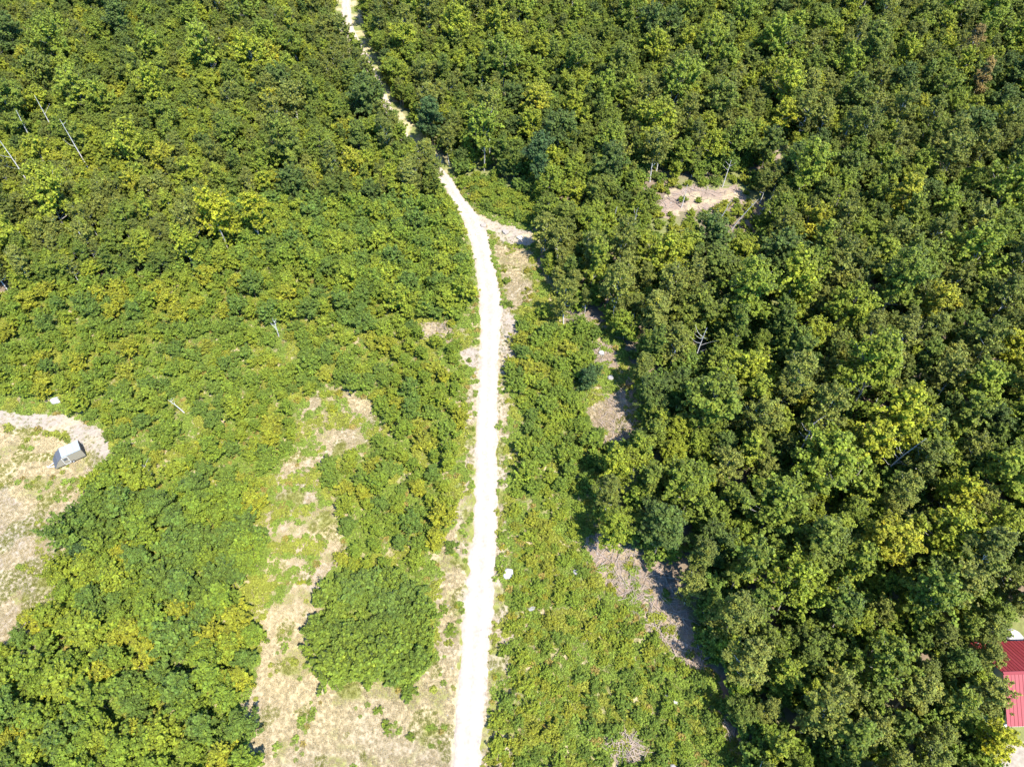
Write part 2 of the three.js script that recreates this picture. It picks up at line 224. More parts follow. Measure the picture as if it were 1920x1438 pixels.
const KINDS = {
  round_crowned_tree: { shapes: variants(5, { seed: 11, R: 3.3, top: 12.5, base: 3.6, lobes: 8, clumps: 15, clumpR: 0.75, leaves: 6200, leaf: 0.31 }), leaf: [leafMat(0.125, 0.16, 0.015), leafMat(0.155, 0.195, 0.016), leafMat(0.205, 0.23, 0.015)], bark: bark.grey, min: 0.62, max: 1.28 },
  dark_leaved_tree: { shapes: variants(4, { seed: 211, R: 3.2, top: 12, base: 3.2, lobes: 8, clumps: 13, clumpR: 0.8, leaves: 6000, leaf: 0.32 }), leaf: [leafMat(0.095, 0.125, 0.015), leafMat(0.078, 0.112, 0.018), leafMat(0.115, 0.14, 0.015)], bark: bark.brown, min: 0.62, max: 1.2 },
  birch_tree: { shapes: variants(5, { seed: 411, R: 2.4, top: 13, base: 3.6, lobes: 9, clumps: 13, clumpR: 0.62, leaves: 5200, leaf: 0.25, smooth: 0.2, tall: 1.2 }), leaf: [leafMat(0.145, 0.16, 0.024), leafMat(0.125, 0.145, 0.022), leafMat(0.165, 0.178, 0.03)], bark: bark.white, min: 0.65, max: 1.22 },
  slender_tree: { shapes: variants(5, { seed: 611, R: 2.1, top: 11.5, base: 2.8, lobes: 8, clumps: 12, clumpR: 0.62, leaves: 4600, leaf: 0.28, cone: true }), leaf: [leafMat(0.14, 0.17, 0.018), leafMat(0.185, 0.215, 0.018), leafMat(0.105, 0.14, 0.016)], bark: bark.grey, min: 0.6, max: 1.2 },
  pale_leaved_tree: { shapes: variants(4, { seed: 811, R: 2.8, top: 11.8, base: 3.2, lobes: 8, clumps: 14, clumpR: 0.68, leaves: 5400, leaf: 0.3, sick: 0.1 }), leaf: [leafMat(0.205, 0.23, 0.016), leafMat(0.18, 0.22, 0.02), leafMat(0.235, 0.235, 0.016)], bark: bark.grey, min: 0.6, max: 1.2 },
  young_tree: { shapes: variants(5, { seed: 1011, R: 2.3, top: 6.4, base: 0.7, lobes: 7, clumps: 12, clumpR: 0.62, leaves: 4200, leaf: 0.28, sick: 0.05 }), leaf: [leafMat(0.145, 0.195, 0.016), leafMat(0.185, 0.22, 0.016), leafMat(0.105, 0.155, 0.02), leafMat(0.23, 0.235, 0.016)], bark: bark.brown, min: 0.6, max: 1.25 },
  leafy_shrub: { shapes: variants(5, { seed: 1211, R: 1.9, top: 2.3, base: 0.1, lobes: 6, clumps: 9, clumpR: 0.5, leaves: 2300, leaf: 0.25, spray: 1.0, stems: 6, trunk: 0.03, sick: 0.05 }), leaf: [leafMat(0.15, 0.2, 0.018), leafMat(0.185, 0.22, 0.018), leafMat(0.12, 0.17, 0.02), leafMat(0.215, 0.225, 0.02)], bark: bark.brown, min: 0.6, max: 1.3 },
  tall_shrub: { shapes: variants(4, { seed: 1411, R: 2.1, top: 3.6, base: 0.15, lobes: 7, clumps: 10, clumpR: 0.55, leaves: 3000, leaf: 0.26, spray: 1.0, stems: 7, trunk: 0.04 }), leaf: [leafMat(0.135, 0.185, 0.018), leafMat(0.165, 0.21, 0.018), leafMat(0.105, 0.155, 0.02)], bark: bark.brown, min: 0.65, max: 1.25 },
  scrub_bush: { shapes: variants(5, { seed: 1611, R: 1.0, top: 1.0, base: 0.05, lobes: 5, clumps: 6, clumpR: 0.34, leaves: 900, leaf: 0.16, spray: 1.0, stems: 5, trunk: 0.018, sick: 0.12 }), leaf: [leafMat(0.185, 0.22, 0.02), leafMat(0.22, 0.235, 0.018), leafMat(0.14, 0.185, 0.02), leafMat(0.245, 0.225, 0.024)], bark: bark.brown, min: 0.6, max: 1.35 },
};
for (const k of Object.values(KINDS)) k.R = k.shapes.reduce((s, x) => s + x.R, 0) / k.shapes.length;
function plant(kind, x, z, s, ry, shape, mat, barkMat) {
  const K = KINDS[kind], t = K.shapes[shape % K.shapes.length], g = new THREE.Group();
  g.position.set(x, height(x, z), z); g.rotation.y = ry; g.scale.set(s, s * (0.92 + 0.16 * ((ry * 7.3) % 1)), s);
  part(t.wood, barkMat ?? K.bark, kind.endsWith('shrub') || kind.endsWith('bush') ? 'stems' : 'trunk', g); part(t.crown, mat?.isMaterial ? mat : K.leaf[(mat ?? 0) % K.leaf.length], kind.endsWith('shrub') || kind.endsWith('bush') ? 'foliage' : 'crown', g);
  return g;
}

// ---------------------------------------------------------------- where the plants stand
const CELL = 5, grid = new Map(), placedAll = [];
const gk = (x, z) => Math.floor(x / CELL) * 4096 + Math.floor(z / CELL);
function clear(x, z, r, overlap) { const n = Math.ceil((r + 5.5) / CELL); for (let i = -n; i <= n; i++) for (let j = -n; j <= n; j++) for (const q of grid.get(gk(x + i * CELL, z + j * CELL)) ?? []) { const d = overlap * (r + q.r); if ((q.x - x) ** 2 + (q.z - z) ** 2 < d * d) return false; } return true; }
function keep(e) { const k = gk(e.x, e.z); if (!grid.has(k)) grid.set(k, []); grid.get(k).push(e); placedAll.push(e); return e; }
// plants picked out one by one: [kind, px, py of the crown's middle, scale, leaf colour, label]
const yellow = leafMat(0.26, 0.26, 0.012), gold = leafMat(0.235, 0.245, 0.013), rust = leafMat(0.21, 0.15, 0.045), deep = leafMat(0.05, 0.088, 0.022), lime = leafMat(0.165, 0.2, 0.014);
const SINGLE = [
  ['round_crowned_tree', 397, 392, 1.25, yellow, 'bright yellow round tree standing alone among green woodland crowns'],
  ['pale_leaved_tree', 470, 392, 1.15, gold, 'yellow-green tree close beside the bright yellow round tree'],
  ['round_crowned_tree', 1700, 775, 1.35, gold, 'broad golden-green tree with a twin lower golden crown in front'],
  ['pale_leaved_tree', 1640, 832, 1.25, gold, 'golden-green tree standing in front of the broader golden tree'],
  ['slender_tree', 1735, 75, 1.0, gold, 'narrow golden tree near the rust-tinged trees'],
  ['birch_tree', 1825, 75, 1.1, rust, 'rust-brown crowned tree in the far wood'],
  ['slender_tree', 1850, 135, 1.2, rust, 'slender rusty gold tree beside the rust-brown crown'],
  ['young_tree', 1105, 712, 0.95, deep, 'dark bluish green rounded tree alone at the pale brush clearing'],
  ['dark_leaved_tree', 1010, 285, 1.25, deep, 'very dark broad tree above the rocky turnout'],
  ['dark_leaved_tree', 805, 205, 1.2, deep, 'very dark broad tree at the bend of the far road'],
  ['round_crowned_tree', 1640, 680, 1.45, lime, 'very wide dome-shaped green tree behind the golden trees'],
  ['round_crowned_tree', 1590, 560, 1.2, lime, 'bright green domed tree behind the widest dome-shaped tree'],
  ['birch_tree', 1062, 545, 0.95, null, 'white-trunked birch at the wood edge casting its shadow towards the road'],
  ['round_crowned_tree', 1155, 985, 0.9, lime, 'bright green tree at the corner where wood meets scrub triangle'],
  ['pale_leaved_tree', 1872, 1378, 0.85, yellow, 'yellow-green tree beside the pale driveway of the red-roofed house'],
  ['round_crowned_tree', 1500, 1090, 1.15, lime, 'broad bright green tree deep in the tall wood'],
  ['young_tree', 1885, 1325, 0.62, 0, 'small green tree overhanging the red metal roof'],
  ['young_tree', 155, 1030, 0.72, deep, 'dark little tree at the corner of the sandy yard'],
  ['pale_leaved_tree', 1470, 205, 1.15, gold, 'golden-green tree above the dry brush opening'],
  ['young_tree', 1425, 248, 1.3, gold, 'low golden tree next to the dry brush opening'],
  ['slender_tree', 1385, 105, 0.95, gold, 'narrow golden-green tree in the far wood behind the brush opening'],
  ['slender_tree', 1535, 160, 0.95, gold, 'narrow golden-green tree behind the golden tree of the brush opening'],
  ['pale_leaved_tree', 1795, 925, 1.0, gold, 'golden-green tree past the twin golden crowns towards the house'],
  ['pale_leaved_tree', 1905, 640, 1.1, gold, 'golden-green tree at the far flank of the house-side wood'],
  ['leafy_shrub', 765, 1300, 0.62, 2, 'small dark shrub at the tip of the large round thicket'],
  ['scrub_bush', 710, 1330, 0.7, 2, 'low dark bush in dry grass near the large thicket'],
  ['scrub_bush', 727, 1362, 0.8, 2, 'low bush in dry grass, middle of three'],
  ['scrub_bush', 770, 1380, 0.6, 2, 'low bush in dry grass nearest the road'],
  ['leafy_shrub', 845, 1025, 0.55, 2, 'small dark green shrub at the road shoulder by the pale soil'],
];
const todo = [];
for (const [kind, px, py, s, mat, label] of SINGLE) {
  const K = KINDS[kind], cy = K.shapes[0].top * s * (kind.includes('tree') && kind !== 'young_tree' ? 0.72 : 0.55), p = at(px, py, cy);
  keep({ kind, x: p.x, z: p.z, r: K.R * s * (kind.includes('tree') ? 1.3 : 1), s, mat: mat ?? 0, label, single: true });
}
const DEAD = [[66, 365, 16, -0.6, 0.3, 7, 'forked bare white dead tree rising from the far wood'], [173, 330, 15, -0.5, 0.4, 3, 'straight white dead pole rising from the far wood'], [114, 272, 13, 0, 0, 2, 'short bare pole behind the two white dead trees'], [78, 292, 12, 0, 0, 2, 'thin bare pole between the white dead trees'], [632, 318, 9.5, 0, 0, 3, 'pale bare trunk at the wood edge near the far road'], [1340, 425, 8, 1.8, 1, 3, 'bare leaning pole in the dry brush opening, the thicker one'], [1372, 428, 9, 3.5, 1.2, 3, 'strongly leaning bare pole in the dry brush opening'], [1278, 388, 6.5, 0.3, 0, 4, 'short bare pole standing in the dry brush opening'], [1355, 350, 7, 0.6, -0.5, 4, 'bare pole at the back of the dry brush opening'], [1425, 400, 6, 1.6, 0.5, 2, 'small leaning bare pole beside the dry brush opening'], [345, 772, 4.5, -1.2, 0.6, 5, 'short grey dead tree in the thicket by the yard'], [522, 630, 4.5, 0.3, 0.2, 9, 'small bare white branching tree in the thicket'], [285, 890, 5, -0.8, 0.4, 4, 'pale dead pole in the grove behind the trailer'], [1148, 440, 8, 0.2, 0.2, 4, 'pale bare stem at the wood edge by the turnout'], [1182, 450, 8, 0.4, 0, 4, 'pale bare stem next to the turnout wood edge stem'], [1385, 1452, 8.5, 1.6, 1.5, 4, 'leaning grey dead trunk at the edge of the scrub'], [1640, 905, 13, 2.5, 0.5, 12, 'bare grey fan of dead boughs near the golden trees'], [1480, 880, 13.5, -0.4, 0.5, 10, 'bare grey boughs beside the wide domed tree'], [1295, 700, 12, 0.4, 0.3, 8, 'bare whitish twigs above the wood by the brush clearing']];
for (const [px, py] of DEAD) { const p = at(px, py), l = Math.hypot(p.x, p.z); for (const [d, r] of [[0, 1.4], [3.2, 2.0], [6, 1.2]]) { const x = p.x - p.x / l * d, z = p.z - p.z / l * d, k = gk(x, z); if (!grid.has(k)) grid.set(k, []); grid.get(k).push({ x, z, r }); } }
// the large round thicket beside the road: shrubs of one kind grown together
{ const r = rng(900), mats = [leafMat(0.125, 0.172, 0.018), leafMat(0.14, 0.185, 0.018), leafMat(0.115, 0.165, 0.024)]; let n = 0; for (let k = 0; k < 4000 && n < 40; k++) { const px = 560 + 270 * r(), py = 1090 + 210 * r(), p = at(px, py); if (!inside(BIG_BUSH, p.x, p.z)) continue; const s = 0.7 + 0.6 * r(); if (!clear(p.x, p.z, 2.0 * s, 0.44)) continue; keep({ kind: 'tall_shrub', x: p.x, z: p.z, r: 2.0 * s, s, mat: mats[n % 3], zone: 'bush' }); n++; } }
for (const [kind, px, py, s, m] of [['slender_tree', 672, 92, 1, 0], ['birch_tree', 684, 118, 0.95, 1], ['slender_tree', 662, 78, 0.9, 1], ['slender_tree', 693, 134, 0.8, 0], ['round_crowned_tree', 706, 168, 0.72, 0], ['birch_tree', 792, 288, 0.95, 0], ['birch_tree', 815, 306, 0.9, 1], ['slender_tree', 772, 278, 0.9, 1], ['round_crowned_tree', 752, 296, 0.85, 1], ['slender_tree', 806, 330, 0.75, 0]]) { const p = at(px, py, KINDS[kind].shapes[0].top * s * 0.7); keep({ kind, x: p.x, z: p.z, r: KINDS[kind].R * s, s, mat: m, zone: 'left' }); }
function scatter(seed, tries, [px0, py0, px1, py1], test, pick, lap) {
  const r = rng(seed), a = at(px0, py0), b = at(px1, py0), c = at(px0, py1), x0 = Math.min(a.x, c.x), x1 = Math.max(b.x, at(px1, py1).x), z0 = a.z, z1 = c.z;
  for (let k = 0; k < tries; k++) {
    const x = x0 + (x1 - x0) * r(), z = z0 + (z1 - z0) * r(), e = test(x, z) ? pick(x, z, r) : null, overlap = lap + (lap < 0.68 && x > 12 && z > -150 ? 0.07 : 0);
    if (!e || !clear(x, z, KINDS[e[0]].R * e[1], overlap) || isRoad(x, z, KINDS[e[0]].R * e[1] * 0.62)) continue;
    keep({ kind: e[0], x, z, s: e[1], r: KINDS[e[0]].R * e[1], zone: e[2], mat: e[3] });
  }
}
const noTree = (x, z) => NO_TREES.some((p) => inside(p, x, z));
const tallPick = (side) => (x, z, r) => {
  const f = fbm(x / 22 + 3, z / 22 + 8, 2), g = fbm(x / 14 + 50, z / 14 + 20, 2), q = r();
  let k = f > 0.56 ? (q < 0.55 ? 'birch_tree' : q < 0.8 ? 'slender_tree' : 'round_crowned_tree') : f < 0.42 ? (q < 0.4 ? 'round_crowned_tree' : q < 0.7 ? 'dark_leaved_tree' : 'slender_tree') : (q < 0.34 ? 'round_crowned_tree' : q < 0.54 ? 'birch_tree' : q < 0.74 ? 'slender_tree' : q < 0.88 ? 'pale_leaved_tree' : 'dark_leaved_tree');
  if (side === 'left' && k === 'round_crowned_tree' && q < 0.12) k = 'pale_leaved_tree';
  const K = KINDS[k], big = r();
  return [k, K.min + (K.max - K.min) * (side === 'right' && x > 15 && z > -120 ? 0.25 + 0.75 * big : 0.1 + 0.75 * big * big) * (0.75 + 0.5 * g), side, Math.floor(r() * 3)];
};
const nearRoadLeft = (x, z) => { const [px, py] = toPixel(x, 0, z); return px > 430 && py > 395; };
const bigPick = (side) => (x, z, r) => { const q = r(), k = q < 0.5 ? 'round_crowned_tree' : q < 0.72 ? 'pale_leaved_tree' : q < 0.9 ? 'dark_leaved_tree' : 'birch_tree'; return [k, 1.1 + 0.45 * r(), side, Math.floor(r() * 3)]; };
scatter(21, 420, [-60, -40, 1980, 1520], (x, z) => inside(FOREST_R, x, z) && !noTree(x, z), bigPick('right'), 1.15);
scatter(22, 160, [-60, -40, 900, 520], (x, z) => inside(FOREST_L, x, z) && !nearRoadLeft(x, z), bigPick('left'), 1.3);
scatter(1, 9000, [-60, -40, 1980, 1520], (x, z) => inside(FOREST_R, x, z) && !noTree(x, z), (x, z, r) => { const e = tallPick('right')(x, z, r); e[1] *= 1.12; return e; }, 0.66);
scatter(2, 5000, [-60, -40, 900, 620], (x, z) => inside(FOREST_L, x, z) && !nearRoadLeft(x, z), tallPick('left'), 0.66);
scatter(3, 26000, [-60, -40, 1980, 1520], (x, z) => inside(FOREST_R, x, z) && !noTree(x, z), (x, z, r) => { const e = tallPick('right')(x, z, r); e[1] *= 0.75; return e; }, 0.6);
scatter(4, 20000, [-60, -40, 900, 620], (x, z) => inside(FOREST_L, x, z), (x, z, r) => nearRoadLeft(x, z) ? ['young_tree', 0.75 + 0.5 * r(), 'left', Math.floor(r() * 3)] : (() => { const e = tallPick('left')(x, z, r); e[1] *= 0.78; return e; })(), 0.58);
scatter(5, 9000, [-60, 880, 500, 1520], (x, z) => inside(LOWER_L, x, z), (x, z, r) => ['young_tree', 0.7 + 0.55 * r(), 'yard', fbm(x / 9, z / 9, 2) > 0.5 ? Math.floor(r() * 4) : (r() < 0.6 ? 2 : 0)], 0.6);
const open = (x, z) => look(maskA, 0, x, z, 1) || look(maskA, 1, x, z, 1) || look(maskA, 2, x, z, 1) || look(maskB, 2, x, z, 0.6);
scatter(14, 2500, [-60, 490, 900, 620], (x, z) => inside(MID_L, x, z) && toPixel(x, 0, z)[1] < 592 + 25 * noise(x / 8, z / 8), (x, z, r) => ['young_tree', 0.45 + 0.5 * r(), 'mid', Math.floor(r() * 4)], 0.72);
scatter(6, 2200, [-60, 500, 900, 1100], (x, z) => inside(MID_L, x, z) && !open(x, z) && fbm(x / 11, z / 11, 2) > 0.45, (x, z, r) => ['young_tree', 0.45 + 0.5 * r() * r(), 'mid', Math.floor(r() * 4)], 0.85);
scatter(7, 9000, [-60, 500, 900, 1100], (x, z) => inside(MID_L, x, z) && !open(x, z), (x, z, r) => [r() < 0.45 ? 'tall_shrub' : 'leafy_shrub', 0.62 + 0.55 * r(), 'mid', Math.floor(r() * 4)], 0.68);
scatter(8, 6000, [840, 560, 1200, 960], (x, z) => inside(STRIP_R, x, z) && !look(maskA, 2, x, z, 0.6), (x, z, r) => [r() < 0.6 ? 'tall_shrub' : 'leafy_shrub', 0.6 + 0.5 * r(), 'strip', Math.floor(r() * 4)], 0.62);
scatter(9, 2500, [840, 330, 1040, 460], (x, z) => inside(TOP_R, x, z), (x, z, r) => ['leafy_shrub', 0.5 + 0.4 * r(), 'top', Math.floor(r() * 4)], 0.5);
scatter(10, 4000, [880, 900, 1420, 1520], (x, z) => inside(SCRUB_R, x, z) && !look(maskA, 2, x, z, 1), (x, z, r) => { const [px, py] = toPixel(x, 0, z), dense = py > 1270 && px > 1080; if (!dense && r() < 0.6) return null; return ['leafy_shrub', 0.4 + 0.35 * r(), 'scrub', dense ? (r() < 0.6 ? 2 : 0) : Math.floor(r() * 4)]; }, 0.85);
scatter(11, 12000, [880, 900, 1420, 1520], (x, z) => (inside(SCRUB_R, x, z) || inside(SLASH[3], x, z)) && (!look(maskA, 2, x, z, 1) || noise(x / 2.2, z / 2.2) > 0.66) && fbm(x / 3 + 3, z / 3, 2) > 0.42, (x, z, r) => { const f = fbm(x / 6, z / 6, 2), q = r(); return ['scrub_bush', 0.32 + 0.75 * r() * r(), 'scrub', q < 0.06 ? 3 : f > 0.52 ? (q < 0.75 ? 1 : 0) : f < 0.4 ? (q < 0.6 ? 2 : 0) : (q < 0.5 ? 0 : 1)]; }, 0.7);
scatter(12, 5000, [-60, 500, 1300, 1520], (x, z) => (inside(MID_L, x, z) || WEEDS[6] && inside(WEEDS[6], x, z) || inside(STRAW[2], x, z) || inside(STRAW[3], x, z)) && (noise(x / 4, z / 4) > 0.62), (x, z, r) => ['scrub_bush', 0.4 + 0.6 * r(), 'grass', Math.floor(r() * 4)], 0.9);
scatter(13, 3000, [1180, 250, 1500, 520], (x, z) => noTree(x, z) && (!SLASH.some((p) => inside(p, x, z)) || noise(x / 2, z / 2) > 0.88) && z < -60, (x, z, r) => ['leafy_shrub', 0.3 + 0.6 * r(), 'opening', r() < 0.6 ? 3 : Math.floor(r() * 4)], 0.7);

const LOOK = { round_crowned_tree: 'round-crowned tree', dark_leaved_tree: 'dark-leaved tree', birch_tree: 'fine-leaved birch', slender_tree: 'narrow-crowned tree', pale_leaved_tree: 'pale yellow-green tree', young_tree: 'bushy young tree', leafy_shrub: 'rounded shrub', tall_shrub: 'tall dense shrub', scrub_bush: 'low bush' };
const TONE = { round_crowned_tree: ['mid-green', 'bright green', 'yellowish green'], dark_leaved_tree: ['deep green', 'bluish green', 'olive'], birch_tree: ['grey-green', 'dull green', 'light grey-green'], slender_tree: ['mid-green', 'bright green', 'deep green'], pale_leaved_tree: ['lit', 'lime', 'yellowing'], young_tree: ['mid-green', 'bright green', 'dark green', 'yellow-green'], leafy_shrub: ['mid-green', 'bright green', 'dark green', 'yellow-green'], tall_shrub: ['mid-green', 'bright green', 'dark green', 'bright green'], scrub_bush: ['mid-green', 'yellow-green', 'dark green', 'orange-tinged'] };
const MARKS = [[1895, 1300, 'the red-roofed house'], [1310, 370, 'the dry brush opening'], [960, 440, 'the rocky turnout'], [770, 230, 'the far road bend'], [650, 40, 'the far end of the road'], [110, 860, 'the trailer yard'], [1150, 1100, 'the scrub triangle'], [1140, 760, 'the pale brush clearing'], [1680, 820, 'the golden trees'], [1840, 110, 'the rust-brown tree'], [393, 420, 'the bright yellow tree'], [100, 300, 'the white dead trees'], [690, 1190, 'the large round thicket'], [570, 980, 'the dry grass patch'], [1480, 130, 'the golden-green tree'], [300, 60, 'the farthest wood']].map(([x, y, n]) => [at(x, y), n]);
function describe(e) {
  const K = KINDS[e.kind], u = (e.s - K.min) / (K.max - K.min), size = u < 0.3 ? 'small' : u < 0.65 ? 'mid-sized' : 'large', tone = TONE[e.kind][typeof e.mat === 'number' ? e.mat % TONE[e.kind].length : 0];
  if (e.zone === 'bush') return [`${size} dense shrub grown into the large round roadside thicket`, `${size} shrubs of the round roadside thicket`];
  let best = MARKS[0], bd = 1e9; for (const m of MARKS) { const d = (m[0].x - e.x) ** 2 + (m[0].z - e.z) ** 2; if (d < bd) { bd = d; best = m; } }
  const side = { right: 'in house-side wood', left: 'in trailer-side wood', yard: 'in the grove', mid: 'in the thicket', strip: 'in the roadside shrub strip', top: 'on the bank', scrub: 'in the scrub', grass: 'in the grass', opening: 'at the wood opening' }[e.zone];
  return [`${size} ${tone} ${LOOK[e.kind]} ${side} near ${best[1]}`, `${size} ${tone} ${LOOK[e.kind]} kind near ${best[1]}, ${e.zone === 'right' ? 'house side' : e.zone === 'left' ? 'trailer side' : side}`];
}
for (const e of placedAll) { const K = KINDS[e.kind], [px, py, d] = toPixel(e.x, K.shapes[0].top * e.s * 0.7, e.z); e.size = e.r * K.shapes[0].top * e.s / (d * d); e.seen = px > -25 && px < W + 25 && py > -25 && py < H + 30; }
const rest = {};
for (const kind of Object.keys(KINDS)) {
  let n = 0;
  for (const e of placedAll.filter((q) => q.kind === kind).sort((a, b) => (b.single ? 9 : 0) + b.size - (a.single ? 9 : 0) - a.size)) {
    const r = rng(Math.abs(Math.round(e.x * 971 + e.z * 7177))), shape = Math.floor(r() * 97), ry = r() * 6.283, cat = kind.endsWith('tree') ? 'tree' : kind.endsWith('shrub') ? 'shrub' : 'bush';
    if (e.seen && n < 300) {
      const g = put(plant(kind, e.x, e.z, e.s, ry, shape, e.mat), kind); n++;
      if (e.single) tag(g, e.label, cat); else { const [l, q] = describe(e); tag(g, l, cat, q); }
    } else { const key = `${kind}|${shape % 2}`; (rest[key] ??= []).push({ ...e, ry }); }
  }
}
// understory of the woods, seen only in the gaps between the crowns
{
  const r = rng(500), a = at(-60, -40), b = at(1980, -40), z1 = at(900, 1520).z; let n = 0;
  for (let k = 0; k < 60000 && n < 7000; k++) {
    const x = a.x + (b.x - a.x) * r(), z = a.z + (z1 - a.z) * r(), q = r(), s = 0.6 + 0.7 * r(), ry = r() * 6.283, [px, py] = toPixel(x, 2, z);
    if (px < -60 || px > W + 60 || py > H + 60 || isRoad(x, z, 2.2) || noTree(x, z) || !(inside(FOREST_L, x, z) || inside(FOREST_R, x, z)) || look(maskA, 2, x, z, 1)) continue;
    const kind = q < 0.5 ? 'tall_shrub' : q < 0.75 ? 'leafy_shrub' : 'young_tree', key = `${kind}|${n % 3}`; (rest[key] ??= []).push({ kind, x, z, s: kind === 'young_tree' ? s * 0.85 : s, ry }); n++;
  }
}
{
  const wood = new THREE.Group(), under = new THREE.Group(), m = new THREE.Matrix4(), q = new THREE.Quaternion(), Y = new THREE.Vector3(0, 1, 0);
  for (const [key, list] of Object.entries(rest)) {
    const [kind, s] = key.split('|'), K = KINDS[kind], t = K.shapes[+s], isTree = kind.endsWith('tree');
    for (const [geo, mat, nm] of [[t.wood, K.bark, 'trunks'], [t.crown, K.leaf[+s], 'foliage']]) {
      const im = new THREE.InstancedMesh(geo, mat, list.length); im.name = nm; im.castShadow = im.receiveShadow = true; im.userData.kind = 'stuff';
      list.forEach((e, i) => im.setMatrixAt(i, m.compose(new THREE.Vector3(e.x, height(e.x, e.z), e.z), q.setFromAxisAngle(Y, e.ry), new THREE.Vector3(e.s, e.s, e.s))));
      (isTree ? wood : under).add(im);
    }
  }
  if (wood.children.length) { put(wood, 'distant_forest').userData = { kind: 'stuff', label: 'mass of far green woodland crowns behind the nearer trees', category: 'forest' }; }
  if (under.children.length) { put(under, 'undergrowth').userData = { kind: 'stuff', label: 'mass of small bushes filling the thicket and scrub', category: 'undergrowth' }; }
}
console.log(Object.keys(KINDS).map((k) => k + ' ' + placedAll.filter((e) => e.kind === k && e.seen).length + '/' + placedAll.filter((e) => e.kind === k).length).join(', '));

// ---------------------------------------------------------------- ground cover: grass tufts, weeds
function tuft(seed, n, h, spread, w, col) {
  const r = rng(seed), p = [], c = [], ix = [];
  for (let k = 0; k < n; k++) { const a = r() * 6.283, d = spread * Math.sqrt(r()), x = Math.cos(a) * d, z = Math.sin(a) * d, hh = h * (0.5 + 0.7 * r()), l = hh * (0.3 + 0.5 * r()), b = r() * 6.283, t = 0.75 + 0.5 * r(), o = p.length / 3; p.push(x - w * Math.sin(b), 0, z + w * Math.cos(b), x + w * Math.sin(b), 0, z - w * Math.cos(b), x + Math.cos(b) * l, hh, z + Math.sin(b) * l); for (let q = 0; q < 3; q++) c.push(t, t, t); ix.push(o, o + 1, o + 2); }
  const g = new THREE.BufferGeometry(); g.setAttribute('position', new THREE.Float32BufferAttribute(p, 3)); g.setAttribute('color', new THREE.Float32BufferAttribute(c, 3)); g.setIndex(ix); g.computeVertexNormals(); return g;
}
function cover(name, label, geo, mat, seed, count, test, smin, smax, colour, box = [-60, 325, 1400, 1500]) {
  const r = rng(seed), list = [], a = at(box[0], box[1]), b = at(box[2], box[1]), c = at(box[0], box[3]), c2 = at(box[2], box[3]), x0 = Math.min(a.x, c.x), x1 = Math.max(b.x, c2.x);
  for (let k = 0; k < count * 12 && list.length < count; k++) { const x = x0 + (x1 - x0) * r(), z = a.z + (c.z - a.z) * r(); const w = test(x, z); if (w > r() && !isRoad(x, z, 0)) list.push([x, z, smin + (smax - smin) * r() * r(), r() * 6.283, r(), r()]); }
  const im = new THREE.InstancedMesh(geo, mat, list.length), m = new THREE.Matrix4(), q = new THREE.Quaternion(), Y = new THREE.Vector3(0, 1, 0), col = new THREE.Color();
  list.forEach(([x, z, s, ry, u, v], i) => { im.setMatrixAt(i, m.compose(new THREE.Vector3(x, height(x, z) - 0.01, z), q.setFromAxisAngle(Y, ry), new THREE.Vector3(s, s * (0.8 + 0.4 * u), s))); im.setColorAt(i, col.setRGB(...colour(u, v, x, z))); });
  put(im, name); im.userData = { kind: 'stuff', label, category: 'grass' };
}
const field = (x, z) => look(maskB, 0, x, z, 1.2) || !look(maskC, 0, x, z, 1.2);
const smallWeed = (() => { const r = rng(31), L = new Leaves(), n = new THREE.Vector3(); for (let k = 0; k < 46; k++) { randDir(r, n); n.y = Math.abs(n.y) + 0.5; n.normalize(); const a = r() * 6.283, d = 0.42 * Math.sqrt(r()), t = 0.75 + 0.5 * r(); L.add(Math.cos(a) * d, 0.08 + 0.3 * r() * (1 - d), Math.sin(a) * d, n, 0.14 + 0.1 * r(), r, [t, t, t]); } return L.geo(); })();
const tuftGeo = tuft(8, 16, 0.34, 0.24, 0.022);
const coverMat = () => new THREE.MeshPhysicalMaterial({ color: lin(1, 1, 1), vertexColors: true, roughness: 0.9, specularIntensity: 0.3, transmission: 0.3, thickness: 0, side: THREE.DoubleSide });
const cm = coverMat();
cover('weeds', 'low leafy weeds between the shrubs', smallWeed, cm, 41, 60000, (x, z) => (field(x, z) && !look(maskA, 0, x, z, 1.2)) ? (look(maskA, 1, x, z, 1.5) ? ((inside(STRAW[2], x, z) || inside(STRAW[3], x, z)) ? 0.75 * (fbm(x / 3, z / 3, 2) > 0.44) : 0.15 * (noise(x / 2.5, z / 2.5) > 0.68)) : look(maskA, 2, x, z, 1.3) ? 0.4 * (noise(x / 1.8, z / 1.8) > 0.5) : look(maskB, 2, x, z, 0.8) ? 0.35 * (noise(x / 2, z / 2) > 0.4) : 0.9) : 0, 0.6, 1.7, (u, v, x, z) => { const w = noise(x / 3, z / 3), t = 0.85 + 0.3 * v; return w > 0.62 ? [0.215 * t, 0.225 * t, 0.028 * t] : u > 0.95 ? [0.24 * t, 0.18 * t, 0.04 * t] : [0.16 * t, 0.21 * t, 0.026 * t]; });
cover('dry_grass', 'pale dry grass over the clearings and road verges', tuftGeo, cm, 43, 130000, (x, z) => look(maskA, 1, x, z, 1.4) ? 0.9 : look(maskB, 2, x, z, 0.9) ? 0.4 : look(maskA, 0, x, z, 1) ? 0.1 : (field(x, z) ? 0.35 : 0), 0.6, 1.5, (u, v, x, z) => { const w = noise(x / 2.7 + 8, z / 2.7), t = 0.85 + 0.3 * v; return w > (inside(STRAW[0], x, z) ? 0.72 : 0.6) ? [0.2 * t, 0.2 * t, 0.035 * t] : [0.42 * t, 0.34 * t, 0.19 * t]; });

